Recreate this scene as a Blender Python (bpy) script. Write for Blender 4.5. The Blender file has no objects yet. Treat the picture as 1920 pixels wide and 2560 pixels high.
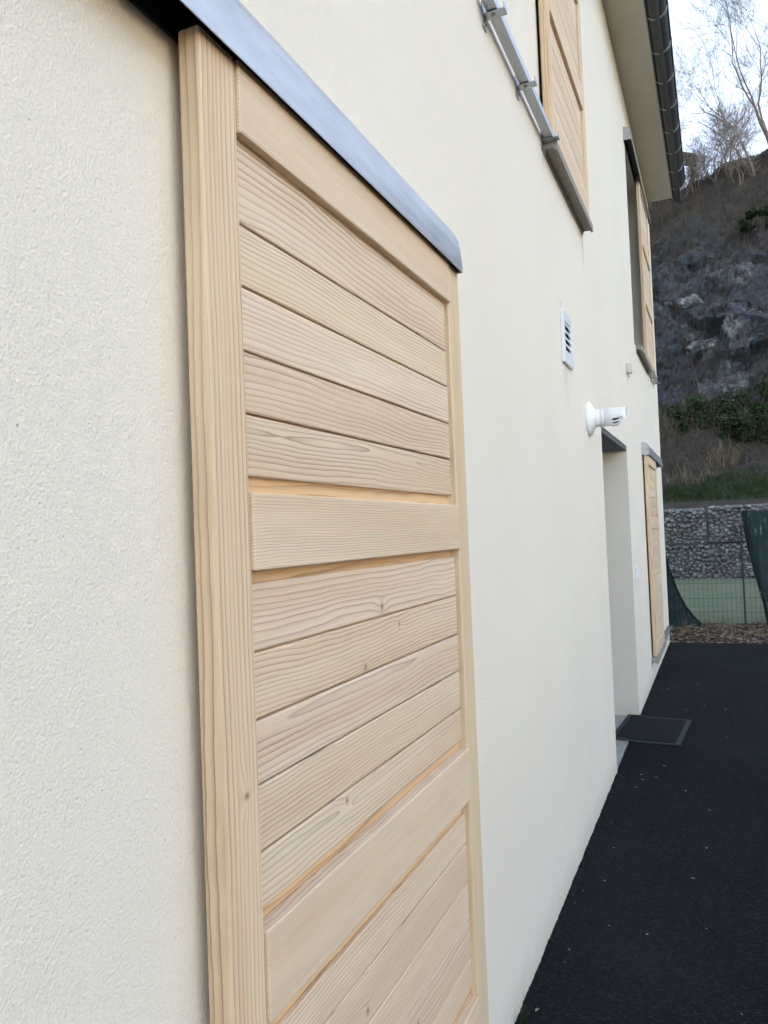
import bpy, bmesh, math, random
import numpy as np
from mathutils import Vector, Matrix, noise as mnoise

R = math.radians
S = bpy.context.scene
COL = S.collection

# ------------------------------------------------------------------ camera
YAW, PITCH, ROLL = R(23.508), R(1.639), R(-2.251)
fw = Vector((-math.sin(YAW), math.cos(YAW), 0)); rt = Vector((math.cos(YAW), math.sin(YAW), 0)); up = Vector((0, 0, 1))
fw2 = fw * math.cos(PITCH) + up * math.sin(PITCH); up2 = up * math.cos(PITCH) - fw * math.sin(PITCH)
r3 = rt * math.cos(ROLL) + up2 * math.sin(ROLL); u3 = up2 * math.cos(ROLL) - rt * math.sin(ROLL)
cam = bpy.data.cameras.new('camera'); cam_o = bpy.data.objects.new('camera', cam); COL.objects.link(cam_o)
m = Matrix((r3, u3, -fw2)).transposed().to_4x4(); m.translation = Vector((0.65, 0.0, 1.53))
cam_o.matrix_world = m
cam.sensor_fit = 'VERTICAL'; cam.sensor_height = 25.6; cam.lens = 19.22
cam.clip_start = 0.02; cam.clip_end = 3000
S.camera = cam_o

# ------------------------------------------------------------------ sky, sun, exposure
SUN_EL, SUN_AZ = R(16), R(-95)          # azimuth measured from +Y towards +X
W = bpy.data.worlds.new('World'); S.world = W; W.use_nodes = True
wn = W.node_tree; bg = wn.nodes['Background']
sky = wn.nodes.new('ShaderNodeTexSky'); sky.sky_type = 'NISHITA'; sky.sun_disc = False
sky.sun_elevation = SUN_EL; sky.sun_rotation = SUN_AZ
sky.air_density = 1.0; sky.dust_density = 1.5; sky.ozone_density = 2.0; sky.altitude = 300
hs = wn.nodes.new('ShaderNodeHueSaturation'); hs.inputs['Saturation'].default_value = .60
wn.links.new(sky.outputs[0], hs.inputs['Color']); wn.links.new(hs.outputs[0], bg.inputs[0]); bg.inputs[1].default_value = 0.15
sl = bpy.data.lights.new('sun', 'SUN'); sl.energy = 4.0; sl.angle = R(0.5); sl.color = (1, .91, .78)
so = bpy.data.objects.new('sun', sl); COL.objects.link(so)
sd = Vector((math.sin(SUN_AZ) * math.cos(SUN_EL), math.cos(SUN_AZ) * math.cos(SUN_EL), math.sin(SUN_EL)))
so.rotation_euler = sd.to_track_quat('Z', 'Y').to_euler(); so.location = (20, 30, 40)
S.view_settings.view_transform = 'Standard'; S.view_settings.look = 'None'
S.view_settings.exposure = 2.63; S.view_settings.gamma = 1.0

# ------------------------------------------------------------------ helpers
class MB:
    """collects geometry into one mesh object"""
    def __init__(self): self.bm = bmesh.new()
    def quad(self, pts, mi=0):
        f = self.bm.faces.new([self.bm.verts.new(p) for p in pts]); f.material_index = mi; return f
    def box(self, x0, x1, y0, y1, z0, z1, bev=0, mi=0, rot=None):
        t = bmesh.new(); bmesh.ops.create_cube(t, size=1)
        for v in t.verts:
            v.co = Vector(((x0 + x1) / 2 + v.co.x * (x1 - x0), (y0 + y1) / 2 + v.co.y * (y1 - y0), (z0 + z1) / 2 + v.co.z * (z1 - z0)))
        if bev: bmesh.ops.bevel(t, geom=t.edges[:], offset=bev, segments=2, affect='EDGES', profile=.5)
        if rot: bmesh.ops.transform(t, matrix=rot, verts=t.verts)
        self.add(t, mi)
    def add(self, t, mi=0):
        vm = {v: self.bm.verts.new(v.co) for v in t.verts}
        for f in t.faces:
            try:
                g = self.bm.faces.new([vm[v] for v in f.verts]); g.material_index = mi; g.smooth = f.smooth
            except ValueError: pass
        t.free()
    def prism_y(self, prof, y0, y1, mi=0, closed=True, caps=True, smooth=False):
        a = [self.bm.verts.new((x, y0, z)) for x, z in prof]; b = [self.bm.verts.new((x, y1, z)) for x, z in prof]
        n = len(prof)
        for i in range(n if closed else n - 1):
            j = (i + 1) % n
            f = self.bm.faces.new((a[i], b[i], b[j], a[j])); f.material_index = mi; f.smooth = smooth
        if caps and closed:
            self.bm.faces.new(a).material_index = mi; self.bm.faces.new(b[::-1]).material_index = mi
    def tube(self, p0, p1, r0, r1, n=6, mi=0, caps=False, smooth=True):
        p0 = Vector(p0); p1 = Vector(p1); d = (p1 - p0)
        if d.length < 1e-6: return
        q = d.to_track_quat('Z', 'Y'); A = []; B = []
        for i in range(n):
            a = 2 * math.pi * i / n; o = q @ Vector((math.cos(a), math.sin(a), 0))
            A.append(self.bm.verts.new(p0 + o * r0)); B.append(self.bm.verts.new(p1 + o * r1))
        for i in range(n):
            f = self.bm.faces.new((A[i], A[(i + 1) % n], B[(i + 1) % n], B[i])); f.smooth = smooth; f.material_index = mi
        if caps: self.bm.faces.new(A[::-1]); self.bm.faces.new(B)
    def lathe_x(self, prof, y, z, n=40, a0=0, a1=2 * math.pi, mi=0):
        full = abs(a1 - a0 - 2 * math.pi) < 1e-6; rings = []
        for x, r in prof:
            rings.append([self.bm.verts.new((x, y + r * math.cos(a0 + (a1 - a0) * k / n), z + r * math.sin(a0 + (a1 - a0) * k / n))) for k in range(n if full else n + 1)])
        for i in range(len(rings) - 1):
            for k in range(n):
                k2 = (k + 1) % n if full else k + 1
                f = self.bm.faces.new((rings[i][k], rings[i][k2], rings[i + 1][k2], rings[i + 1][k])); f.smooth = True; f.material_index = mi
    def build(self, name, mats, parent=None, loc=None, normals=True):
        if normals: bmesh.ops.recalc_face_normals(self.bm, faces=self.bm.faces)
        me = bpy.data.meshes.new(name); self.bm.to_mesh(me); self.bm.free()
        for mm in (mats if isinstance(mats, (list, tuple)) else [mats]): me.materials.append(mm)
        o = bpy.data.objects.new(name, me); COL.objects.link(o)
        if parent: o.parent = parent
        if loc: o.location = loc
        return o

def mesh_np(name, verts, faces, mats, parent=None, mi=None, smooth=False):
    me = bpy.data.meshes.new(name); me.from_pydata([tuple(v) for v in verts], [], [tuple(f) for f in faces])
    for mm in (mats if isinstance(mats, (list, tuple)) else [mats]): me.materials.append(mm)
    if mi is not None: me.polygons.foreach_set('material_index', mi)
    if smooth: me.polygons.foreach_set('use_smooth', [True] * len(me.polygons))
    me.update(); o = bpy.data.objects.new(name, me); COL.objects.link(o)
    if parent: o.parent = parent
    return o

def tag(o, label, cat, group=None, kind=None):
    o['label'] = label; o['category'] = cat
    if group: o['group'] = group
    if kind: o['kind'] = kind
    return o
def struct(o, label, cat): o['kind'] = 'structure'; o['label'] = label; o['category'] = cat; return o
def thing(name, label, cat, loc=(0, 0, 0), group=None):
    o = bpy.data.objects.new(name, None); o.empty_display_size = .1; COL.objects.link(o); o.location = loc
    return tag(o, label, cat, group)
def copy_tree(o, parent=None):
    kids = list(o.children); c = o.copy(); COL.objects.link(c)
    if parent: c.parent = parent
    for k in kids: copy_tree(k, c)
    return c

# ------------------------------------------------------------------ node helper
class N:
    def __init__(self, name):
        self.m = bpy.data.materials.new(name); self.m.use_nodes = True; self.t = self.m.node_tree
        self.p = self.t.nodes['Principled BSDF']; self.p.inputs['Specular IOR Level'].default_value = .3
    def new(self, typ, **kw):
        n = self.t.nodes.new('ShaderNode' + typ)
        for k, v in kw.items(): setattr(n, k, v)
        return n
    def set(self, sock, v):
        if isinstance(v, bpy.types.NodeSocket): self.t.links.new(v, sock)
        elif isinstance(v, (tuple, list)) and len(v) == 3 and len(sock.default_value) == 4: sock.default_value = (*v, 1)
        else: sock.default_value = v
    def math(self, op, a, b=0.0, c=None, clamp=False):
        n = self.new('Math', operation=op, use_clamp=clamp); self.set(n.inputs[0], a); self.set(n.inputs[1], b)
        if c is not None: self.set(n.inputs[2], c)
        return n.outputs[0]
    def coord(self, kind='Object'): return self.new('TexCoord').outputs[kind]
    def mapping(self, vec, scale=(1, 1, 1), loc=(0, 0, 0), rot=(0, 0, 0)):
        n = self.new('Mapping'); self.set(n.inputs['Vector'], vec); n.inputs['Scale'].default_value = scale
        n.inputs['Location'].default_value = loc; n.inputs['Rotation'].default_value = rot; return n.outputs[0]
    def noise(self, vec, scale, detail=2, rough=.5, dist=0.0, out=0):
        n = self.new('TexNoise'); self.set(n.inputs['Vector'], vec); n.inputs['Scale'].default_value = scale
        n.inputs['Detail'].default_value = detail; n.inputs['Roughness'].default_value = rough; n.inputs['Distortion'].default_value = dist
        return n.outputs[out]
    def vor(self, vec, scale, feature='F1', out=0, rnd=1.0):
        n = self.new('TexVoronoi', feature=feature); self.set(n.inputs['Vector'], vec); n.inputs['Scale'].default_value = scale
        n.inputs['Randomness'].default_value = rnd; return n.outputs[out]
    def ramp(self, fac, stops, interp='LINEAR'):
        n = self.new('ValToRGB'); self.set(n.inputs[0], fac); e = n.color_ramp.elements; n.color_ramp.interpolation = interp
        while len(e) < len(stops): e.new(.5)
        for el, (pos, c) in zip(e, stops):
            el.position = pos; el.color = (*c, 1) if not isinstance(c, (int, float)) else (c, c, c, 1)
        return n.outputs[0]
    def mix(self, fac, a, b, blend='MIX'):
        n = self.new('Mix', data_type='RGBA', blend_type=blend); self.set(n.inputs[0], fac); self.set(n.inputs[6], a); self.set(n.inputs[7], b); return n.outputs[2]
    def bump(self, h, strength=.5, dist=.002):
        n = self.new('Bump'); self.set(n.inputs['Height'], h); n.inputs['Strength'].default_value = strength; n.inputs['Distance'].default_value = dist
        self.t.links.new(n.outputs[0], self.p.inputs['Normal'])
    def done(self, color=None, rough=None, metal=None):
        if color is not None: self.set(self.p.inputs['Base Color'], color)
        if rough is not None: self.set(self.p.inputs['Roughness'], rough)
        if metal is not None: self.p.inputs['Metallic'].default_value = metal
        return self.m

def plain(name, col, rough=.6, metal=0, var=.12, scale=20, bump=0):
    n = N(name); c = n.coord()
    f = n.noise(c, scale, 4, .6)
    lo = tuple(x * (1 - var) for x in col); hi = tuple(min(1, x * (1 + var)) for x in col)
    if bump: n.bump(n.noise(c, scale * 8, 3, .6), bump, .001)
    return n.done(n.ramp(f, [(.3, lo), (.7, hi)]), n.math('MULTIPLY_ADD', f, .2, rough - .1), metal)

def wood(name, axis, vc, wc, F, seed, tone=(1, 1, 1), warp=.02, con=1.0, knots=()):
    """3-D growth rings round a pith line: axis = grain direction, vc = pith offset across the face, wc = pith depth"""
    n = N(name); sep = n.new('SeparateXYZ'); n.set(sep.inputs[0], n.coord())
    X, Y, Z = sep.outputs
    u, v = (Y, Z) if axis == 'y' else (Z, Y)
    def comb(a, b, c):
        k = n.new('CombineXYZ'); n.set(k.inputs[0], a); n.set(k.inputs[1], b); n.set(k.inputs[2], c); return k.outputs[0]
    w1 = n.noise(comb(n.math('MULTIPLY', u, 2.2), n.math('MULTIPLY', v, 3.0), seed), 1.0, 2, .5, out=1)
    sw = n.new('SeparateColor'); n.set(sw.inputs[0], w1)
    w2 = n.noise(comb(n.math('MULTIPLY', u, 14), n.math('MULTIPLY', v, 60), seed * 1.7), 1.0, 2, .5)
    dv = n.math('ADD', n.math('SUBTRACT', v, vc), n.math('MULTIPLY', n.math('SUBTRACT', sw.outputs[0], .5), warp * 2))
    dw = n.math('ADD', n.math('SUBTRACT', X, wc), n.math('MULTIPLY', n.math('SUBTRACT', sw.outputs[1], .5), warp * 1.6))
    dv = n.math('ADD', dv, n.math('MULTIPLY', n.math('SUBTRACT', w2, .5), .004))
    kmask = None
    for ku, kv, kr in knots:
        a = n.math('DIVIDE', n.math('SUBTRACT', u, ku), kr * 2.2); b = n.math('DIVIDE', n.math('SUBTRACT', v, kv), kr)
        g = n.math('EXPONENT', n.math('MULTIPLY', n.math('ADD', n.math('MULTIPLY', a, a), n.math('MULTIPLY', b, b)), -1.0))
        dv = n.math('ADD', dv, n.math('MULTIPLY', n.math('MULTIPLY', g, b), kr * .9))
        dw = n.math('ADD', dw, n.math('MULTIPLY', g, kr * .8))
        a2 = n.math('DIVIDE', n.math('SUBTRACT', u, ku), kr * .38); b2 = n.math('DIVIDE', n.math('SUBTRACT', v, kv), kr * .5)
        g2 = n.math('EXPONENT', n.math('MULTIPLY', n.math('ADD', n.math('MULTIPLY', a2, a2), n.math('MULTIPLY', b2, b2)), -1.0))
        kmask = g2 if kmask is None else n.math('MAXIMUM', kmask, g2)
    d = n.math('SQRT', n.math('ADD', n.math('MULTIPLY', dv, dv), n.math('MULTIPLY', dw, dw)))
    r = n.math('MULTIPLY', d, F * 1.18)
    r = n.math('ADD', r, n.math('MULTIPLY', n.noise(comb(n.math('MULTIPLY', u, .6), n.math('MULTIPLY', d, 18), seed + 3.1), 1.0, 1), 2.5))
    fr = n.math('FRACT', r)
    line = n.ramp(fr, [(0, 0.0), (.45, .05), (.78, .42), (.92, 1.0), (1.0, .05)])
    fade = n.ramp(n.noise(comb(n.math('MULTIPLY', u, 1.5), n.math('MULTIPLY', v, 22), seed + 9), 1.0, 2), [(.25, .25), (.7, 1.0)])
    line = n.math('MULTIPLY', n.math('MULTIPLY', line, fade), con, clamp=True)
    big = n.noise(comb(n.math('MULTIPLY', u, .8), n.math('MULTIPLY', v, 14), seed + 5), 1.0, 2)
    T = lambda c: tuple(a * b for a, b in zip(c, tone))
    base = n.mix(n.ramp(big, [(.35, 0.0), (.7, 1.0)]), T((.80, .655, .48)), T((.74, .555, .375)))
    fib = n.noise(comb(n.math('MULTIPLY', u, 9), n.math('MULTIPLY', v, 700), seed), 1.0, 1)
    base = n.mix(n.math('MULTIPLY', n.ramp(fib, [(.42, 0.0), (.75, 1.0)]), .34), base, T((.50, .37, .24)))
    col = n.mix(line, base, T((.36, .255, .195)))
    h = n.math('SUBTRACT', 1.0, line)
    if kmask is not None:
        col = n.mix(n.math('MULTIPLY', kmask, .85), col, (.22, .12, .06)); h = n.math('SUBTRACT', h, kmask)
    n.p.inputs['Specular IOR Level'].default_value = .14
    n.bump(h, .45, .0010)
    return n.done(col, .7)

# ------------------------------------------------------------------ materials
def stucco():
    n = N('stucco'); c = n.coord()
    a = n.noise(c, 255, 3, .62); b = n.noise(c, 115, 2, .5)
    pit = n.vor(n.mapping(c, (1, 1.0, .6), rot=(R(40), 0, 0)), 125)
    pits = n.ramp(pit, [(0, 0.0), (.10, .25), (.22, 1.0)])
    pm = n.ramp(n.noise(c, 26, 2), [(.42, 0.0), (.52, 1.0)])
    pits = n.math('SUBTRACT', 1.0, n.math('MULTIPLY', n.math('SUBTRACT', 1.0, pits), pm))
    h = n.math('ADD', n.math('ADD', n.math('MULTIPLY', a, 1.0), n.math('MULTIPLY', b, .5)), n.math('MULTIPLY', pits, .4))
    n.bump(h, .75, .0030)
    patch = n.noise(c, 1.1, 4, .6)
    col = n.ramp(patch, [(.3, (.825, .755, .63)), (.7, (.855, .79, .67))])
    col = n.mix(n.math('MULTIPLY', n.ramp(n.noise(c, 310, 2, .6), [(.40, 1.0), (.56, 0.0)]), .22), col, (.62, .565, .47))   # darker sand grains in the finish coat
    sep = n.new('SeparateXYZ'); n.set(sep.inputs[0], c)
    splash = n.math('MULTIPLY', n.ramp(n.math('ADD', sep.outputs[2], n.math('MULTIPLY', n.noise(c, 9, 4), .12)), [(.04, 1.0), (.20, 0.0)]), .45)
    col = n.mix(splash, col, (.42, .38, .31))
    speck = n.math('MULTIPLY', n.ramp(n.vor(c, 14), [(.012, 1.0), (.03, 0.0)]), n.ramp(n.noise(c, 3, 2), [(.55, 0.0), (.62, .8)]))
    col = n.mix(speck, col, (.25, .22, .17))
    # rain streaks below the sill ends and the vent: narrow dirty runs fixed on the wall
    for (y0, z0, wd, ln, am) in ((4.53, 3.20, .018, .24, .6), (3.78, 2.31, .06, .22, .22), (3.72, 2.62, .02, .06, .3), (9.02, 3.15, .03, .2, .4), (3.45, 3.2, .03, .12, .25)):
        dy = n.math('DIVIDE', n.math('SUBTRACT', sep.outputs[1], y0), wd)
        gy = n.math('EXPONENT', n.math('MULTIPLY', n.math('MULTIPLY', dy, dy), -1.0))
        gz = n.math('MULTIPLY', n.math('LESS_THAN', sep.outputs[2], z0), n.math('SUBTRACT', 1.0, n.math('DIVIDE', n.math('SUBTRACT', z0, sep.outputs[2]), ln), clamp=True))
        st = n.noise(n.mapping(c, (1, 60, 3)), 1.0, 3)
        col = n.mix(n.math('MULTIPLY', n.math('MULTIPLY', n.math('MULTIPLY', gy, gz), st), am * 2, clamp=True), col, (.30, .25, .19))
    n.p.inputs['Specular IOR Level'].default_value = .15
    return n.done(col, .9)
STUCCO = stucco()

def asphalt():
    n = N('asphalt'); c = n.coord()
    g = n.vor(c, 190, out=0); big = n.noise(c, 1.3, 4, .6); fine = n.noise(c, 90, 3, .6)
    n.bump(n.math('ADD', n.math('MULTIPLY', g, -1.0), fine), .6, .005)
    col = n.ramp(big, [(.3, (.0045, .0052, .0064)), (.7, (.0075, .0082, .0098))])
    dots = n.math('MULTIPLY', n.ramp(n.vor(c, 60), [(.05, 1.0), (.12, 0.0)]), n.ramp(n.noise(c, 11, 2), [(.55, 0.0), (.7, .8)]))
    col = n.mix(dots, col, (.10, .095, .085))
    agg = n.new('SeparateColor'); n.set(agg.inputs[0], n.vor(c, 130, out=1))
    col = n.mix(n.math('MULTIPLY', n.ramp(agg.outputs[0], [(.55, 0.0), (1.0, 1.0)]), .75), col, (.022, .0235, .026))
    dust = n.math('MULTIPLY', n.ramp(n.noise(c, .5, 5, .65), [(.5, 0.0), (.75, 1.0)]), .35)
    col = n.mix(dust, col, (.03, .032, .034))
    n.p.inputs['Specular IOR Level'].default_value = .12
    return n.done(col, .85)
ASPHALT = asphalt()

def metal(name, col, rough, met=.9, streak=True):
    n = N(name); c = n.coord()
    f = n.noise(n.mapping(c, (30, 6, 30)), 1.0, 4, .6)
    col2 = tuple(x * .72 for x in col)
    return n.done(n.ramp(f, [(.3, col2), (.7, col)]), n.math('MULTIPLY_ADD', f, .25, rough - .12), met)
COVER = metal('lacquered_aluminium', (.54, .55, .56), .42, .65)
GALV = metal('galvanised_steel', (.50, .52, .54), .38, .85)
ALU = metal('bare_aluminium', (.62, .64, .67), .35, .9)
ZINC = metal('dark_zinc', (.105, .112, .116), .45, .25)
ZINC_SEAM = metal('zinc_seam', (.42, .43, .43), .4, .3)
SOFFIT = plain('soffit_panel', (.64, .60, .50), .55, 0, .05, 3)
FASCIA = plain('fascia_board', (.42, .40, .35), .6, 0, .08, 5)
ROOF = plain('roof_slate', (.07, .07, .075), .7, 0, .3, 12, .4)
CONC = plain('sill_concrete', (.30, .285, .24), .85, 0, .22, 30, .5)
WHITE = plain('white_plastic', (.80, .82, .84), .35, 0, .03, 5)
BEIGE = plain('beige_plastic', (.62, .60, .52), .45, 0, .04, 8)
DARK = plain('dark_void', (.02, .021, .023), .7, 0, .2, 8)
LINTEL = plain('grey_reveal_panel', (.13, .135, .14), .6, 0, .1, 6)
RUBBER = plain('black_rubber', (.032, .036, .04), .75, 0, .2, 60, .3)
MAT = plain('mat_pile', (.005, .0055, .007), .95, 0, .4, 160, .9)
FRAME = plain('window_frame_white', (.75, .76, .76), .4, 0, .03, 4)
SCREW = plain('steel_screw', (.35, .34, .32), .4, .8, .1, 40)
def glass():
    n = N('window_glass'); n.p.inputs['Specular IOR Level'].default_value = .6
    return n.done(n.ramp(n.noise(n.coord(), 2, 1), [(0, (.02, .024, .028)), (1, (.035, .04, .045))]), .06)
GLASS = glass()

# ------------------------------------------------------------------ ground
def grid(name, x0, x1, y0, y1, nx, ny, zf, mat):
    xs = np.linspace(x0, x1, nx); ys = np.linspace(y0, y1, ny); v = []; f = []
    for y in ys:
        for x in xs: v.append((x, y, zf(x, y)))
    for j in range(ny - 1):
        for i in range(nx - 1):
            a = j * nx + i; f.append((a, a + 1, a + nx + 1, a + nx))
    return mesh_np(name, v, f, mat, smooth=True)
def soil_mat():
    n = N('soil_and_litter'); c = n.coord()
    a = n.noise(c, 9, 5, .65); b = n.vor(c, 45, out=1)
    sc = n.new('SeparateColor'); n.set(sc.inputs[0], b)
    col = n.ramp(a, [(.3, (.030, .024, .018)), (.5, (.055, .043, .030)), (.72, (.085, .068, .048))])
    col = n.mix(n.math('MULTIPLY', n.math('GREATER_THAN', sc.outputs[0], .8), .6), col, (.14, .10, .06))
    n.bump(n.math('ADD', a, n.vor(c, 45)), .9, .03); return n.done(col, .95)
SOIL = soil_mat()
def lawn_mat():
    n = N('pale_lawn'); c = n.coord(); a = n.noise(n.mapping(c, (1.2, 3, 1)), 1.5, 6, .7); b = n.noise(c, 60, 3)
    col = n.ramp(a, [(.3, (.07, .095, .04)), (.5, (.135, .16, .09)), (.7, (.20, .22, .16))])
    n.bump(b, .8, .03); return n.done(n.mix(.3, col, n.ramp(b, [(.3, (.06, .078, .038)), (.7, (.21, .222, .18))])), .95)
LAWN = lawn_mat()

MB_ = MB(); MB_.quad([(-400, -400, -.16), (400, -400, -.16), (400, 400, -.16), (-400, 400, -.16)])
struct(MB_.build('ground', SOIL), 'brown earth reaching to the horizon round the house', 'ground')
def edge_noise(x): return .03 * mnoise.noise((x * 3, 0, 1)) + .05 * mnoise.noise((x * .7, 4, 1))
a = MB(); xs = np.linspace(-9, 30, 260)
top = [(x, 10.53 + .025 * (x) + edge_noise(x), 0) for x in xs]
vb = [a.bm.verts.new((x, -14, 0)) for x in xs]; vt = [a.bm.verts.new(p) for p in top]; vd = [a.bm.verts.new((p[0], p[1] + .03, -.12)) for p in top]
for i in range(len(xs) - 1):
    a.bm.faces.new((vb[i], vb[i + 1], vt[i + 1], vt[i])); a.bm.faces.new((vt[i], vt[i + 1], vd[i + 1], vd[i]))
yl = np.arange(.5, 10.46, .014)
for q0, q1 in zip(yl[:-1], yl[1:]):
    if 4.93 < q0 < 6.42: continue
    hh = [max(.002, .008 + .008 * mnoise.noise((q * 9, 2, 0)) + .007 * mnoise.noise((q * 45, 5, 0)) + .004 * mnoise.noise((q * 140, 7, 0))) for q in (q0, q1)]
    pts = [[(-.004, q, h_), (.002 + h_ * .5, q, h_), (.014 + h_ * 1.6, q, .0015), (.014 + h_ * 1.6, q, -.01)] for q, h_ in zip((q0, q1), hh)]
    for k in range(3): a.bm.faces.new([a.bm.verts.new(p) for p in (pts[0][k], pts[1][k], pts[1][k + 1], pts[0][k + 1])])
struct(a.build('driveway', ASPHALT), 'fresh black asphalt driveway along the foot of the house', 'driveway')
struct(grid('verge', -9, 30, 10.45, 12.75, 160, 30, lambda x, y: -.035 + .05 * mnoise.noise((x * 2.2, y * 2.2, 0)) + .02 * mnoise.noise((x * 9, y * 9, 3)) + max(0, (y - 11)) * .01, SOIL),
       'strip of bare soil and dead leaves between asphalt and wire fence', 'verge')
struct(grid('lawn', -12, 30, 12.7, 23.4, 120, 60, lambda x, y: -.03 + .03 * mnoise.noise((x * .8, y * .8, 5)) , LAWN), 'pale rough lawn between the wire fence and the gabion wall', 'lawn')

# ------------------------------------------------------------------ house
house = thing('house', 'cream rendered two storey house with timber sliding shutters beside the asphalt', 'house')
Y0, Y1, ZT, XB = -7.0, 10.47, 5.655, -7.5
OPEN = [(3.447, 4.45, 3.24, 5.14, .24), (7.53, 8.66, 3.225, 5.10, .24), (4.95, 6.40, 0.0, 2.155, .27), (7.86, 8.80, .28, 2.10, .24)]
w = MB()
ys = sorted({Y0, Y1, *[o[0] for o in OPEN], *[o[1] for o in OPEN]}); zs = sorted({-.15, ZT, *[o[2] for o in OPEN], *[o[3] for o in OPEN]})
for i in range(len(ys) - 1):
    for j in range(len(zs) - 1):
        yc, zc = (ys[i] + ys[i + 1]) / 2, (zs[j] + zs[j + 1]) / 2
        if any(o[0] < yc < o[1] and o[2] < zc < o[3] for o in OPEN): continue
        w.quad([(0, ys[i], zs[j]), (0, ys[i + 1], zs[j]), (0, ys[i + 1], zs[j + 1]), (0, ys[i], zs[j + 1])])
for (a0, a1, b0, b1, d) in OPEN:
    w.quad([(0, a0, b0), (0, a0, b1), (-d, a0, b1), (-d, a0, b0)]); w.quad([(0, a1, b0), (-d, a1, b0), (-d, a1, b1), (0, a1, b1)])
    if b0 > .1: w.quad([(0, a0, b0), (-d, a0, b0), (-d, a1, b0), (0, a1, b0)])
    if b0 > .1: w.quad([(0, a0, b1), (0, a1, b1), (-d, a1, b1), (-d, a0, b1)])
w.quad([(0, Y1, -.15), (XB, Y1, -.15), (XB, Y1, ZT), (0, Y1, ZT)])
w.quad([(0, Y0, -.15), (0, Y0, ZT), (XB, Y0, ZT), (XB, Y0, -.15)])
w.quad([(XB, Y0, -.15), (XB, Y0, ZT), (XB, Y1, ZT), (XB, Y1, -.15)])
XR, ZR = XB / 2, ZT + 2.1
for yy in (Y0, Y1): w.bm.faces.new([w.bm.verts.new(p) for p in ((0, yy, ZT), (XB, yy, ZT), (XR, yy, ZR))])
bmesh.ops.remove_doubles(w.bm, verts=w.bm.verts, dist=1e-5)
w.build('wall', STUCCO, house)
for (a0, a1, b0, b1, d) in OPEN[:2] + OPEN[3:]:
    f = MB(); t = .07; X = -d
    f.box(X - .03, X + .03, a0, a0 + t, b0, b1, .004); f.box(X - .03, X + .03, a1 - t, a1, b0, b1, .004)
    f.box(X - .03, X + .03, a0 + t, a1 - t, b0, b0 + t, .004); f.box(X - .03, X + .03, a0 + t, a1 - t, b1 - t, b1, .004)
    fo = f.build('window', FRAME, house)
    g = MB(); g.box(X - .012, X + .012, a0 + t, a1 - t, b0 + t, b1 - t); g.build('pane', GLASS, fo)
# entrance: door leaf deep in the recess, grey panel over it, ribbed metal threshold
d = MB(); d.box(-.31, -.26, 4.95, 6.40, .03, 2.13, .003)
for k in range(5): d.box(-.262, -.252, 5.15, 6.20, .25 + .36 * k, .47 + .36 * k, .006)
do = d.build('door', LINTEL, house)
h = MB(); h.tube((-.20, 5.12, .85), (-.20, 5.12, 1.25), .012, .012, 10, caps=True); h.tube((-.252, 5.12, .9), (-.20, 5.12, .9), .008, .008, 8); h.tube((-.252, 5.12, 1.2), (-.20, 5.12, 1.2), .008, .008, 8)
h.build('handle', ALU, do)
l = MB(); l.box(-.27, -.004, 4.951, 6.399, 2.12, 2.153); l.build('lintel_panel', LINTEL, house)
t = MB(); t.box(-.262, -.006, 4.952, 6.398, .001, .008)
for k in range(17): t.box(-.256 + .0148 * k, -.248 + .0148 * k, 4.954, 6.396, .008, .013)
t.build('threshold', ALU, house)
# eaves
e = MB(); e.box(-.02, .292, Y0 - .25, Y1 - .08, ZT, ZT + .02)
for k in range(60):
    y = Y0 + .3 * k
    if y < Y1 - .1: e.box(0.002, .290, y, y + .004, ZT - .0015, ZT + .001)
e.build('soffit', SOFFIT, house)
e = MB(); e.box(.292, .306, Y0 - .25, Y1 - .06, ZT - .025, ZT + .17, .003); e.build('fascia', FASCIA, house)
rf = MB(); s = (ZR - ZT) / (-XR)
def rp(x): return ZT + .17 + (-(x)) * s
for (xa, xb) in ((.40, XR), (XR, XB - .4)):
    za, zb = (rp(xa), rp(xb)) if xa > XR else (rp(XR), rp(XR) - (XR - xb) * s)
    for dz in (0,):
        vs = [(xa, Y0 - .3, za), (xa, Y1 + .02, za), (xb, Y1 + .02, zb), (xb, Y0 - .3, zb)]
        lo = [(x, y, z) for x, y, z in vs]; hi = [(x, y, z + .06) for x, y, z in vs]
        rf.quad(lo); rf.quad(hi)
        for i in range(4): rf.quad([lo[i], lo[(i + 1) % 4], hi[(i + 1) % 4], hi[i]])
rf.build('roof', ROOF, house)
GX, GZ, GR, GY1 = .374, ZT + .055, .083, 10.10
g = MB(); prof = []
for k in range(25):
    a = math.pi + math.pi * k / 24; prof.append((GX + GR * math.cos(a), GZ + GR * math.sin(a)))
prof_in = [(GX + (x - GX) * .965, GZ + (z - GZ) * .965) for x, z in prof][::-1]
g.prism_y(prof + prof_in, Y0 - .28, GY1, smooth=True)
for k in range(12):
    a0, a1 = 2 * math.pi * k / 12, 2 * math.pi * (k + 1) / 12; c = (GX + GR + .004, GZ + .004); r_ = .011
    g.quad([(c[0] + r_ * math.cos(a0), Y0 - .28, c[1] + r_ * math.sin(a0)), (c[0] + r_ * math.cos(a1), Y0 - .28, c[1] + r_ * math.sin(a1)), (c[0] + r_ * math.cos(a1), GY1, c[1] + r_ * math.sin(a1)), (c[0] + r_ * math.cos(a0), GY1, c[1] + r_ * math.sin(a0))])
g.bm.faces.new([g.bm.verts.new((x, GY1 - .004, z)) for x, z in prof])
gut = g.build('gutter', ZINC, house)
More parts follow.
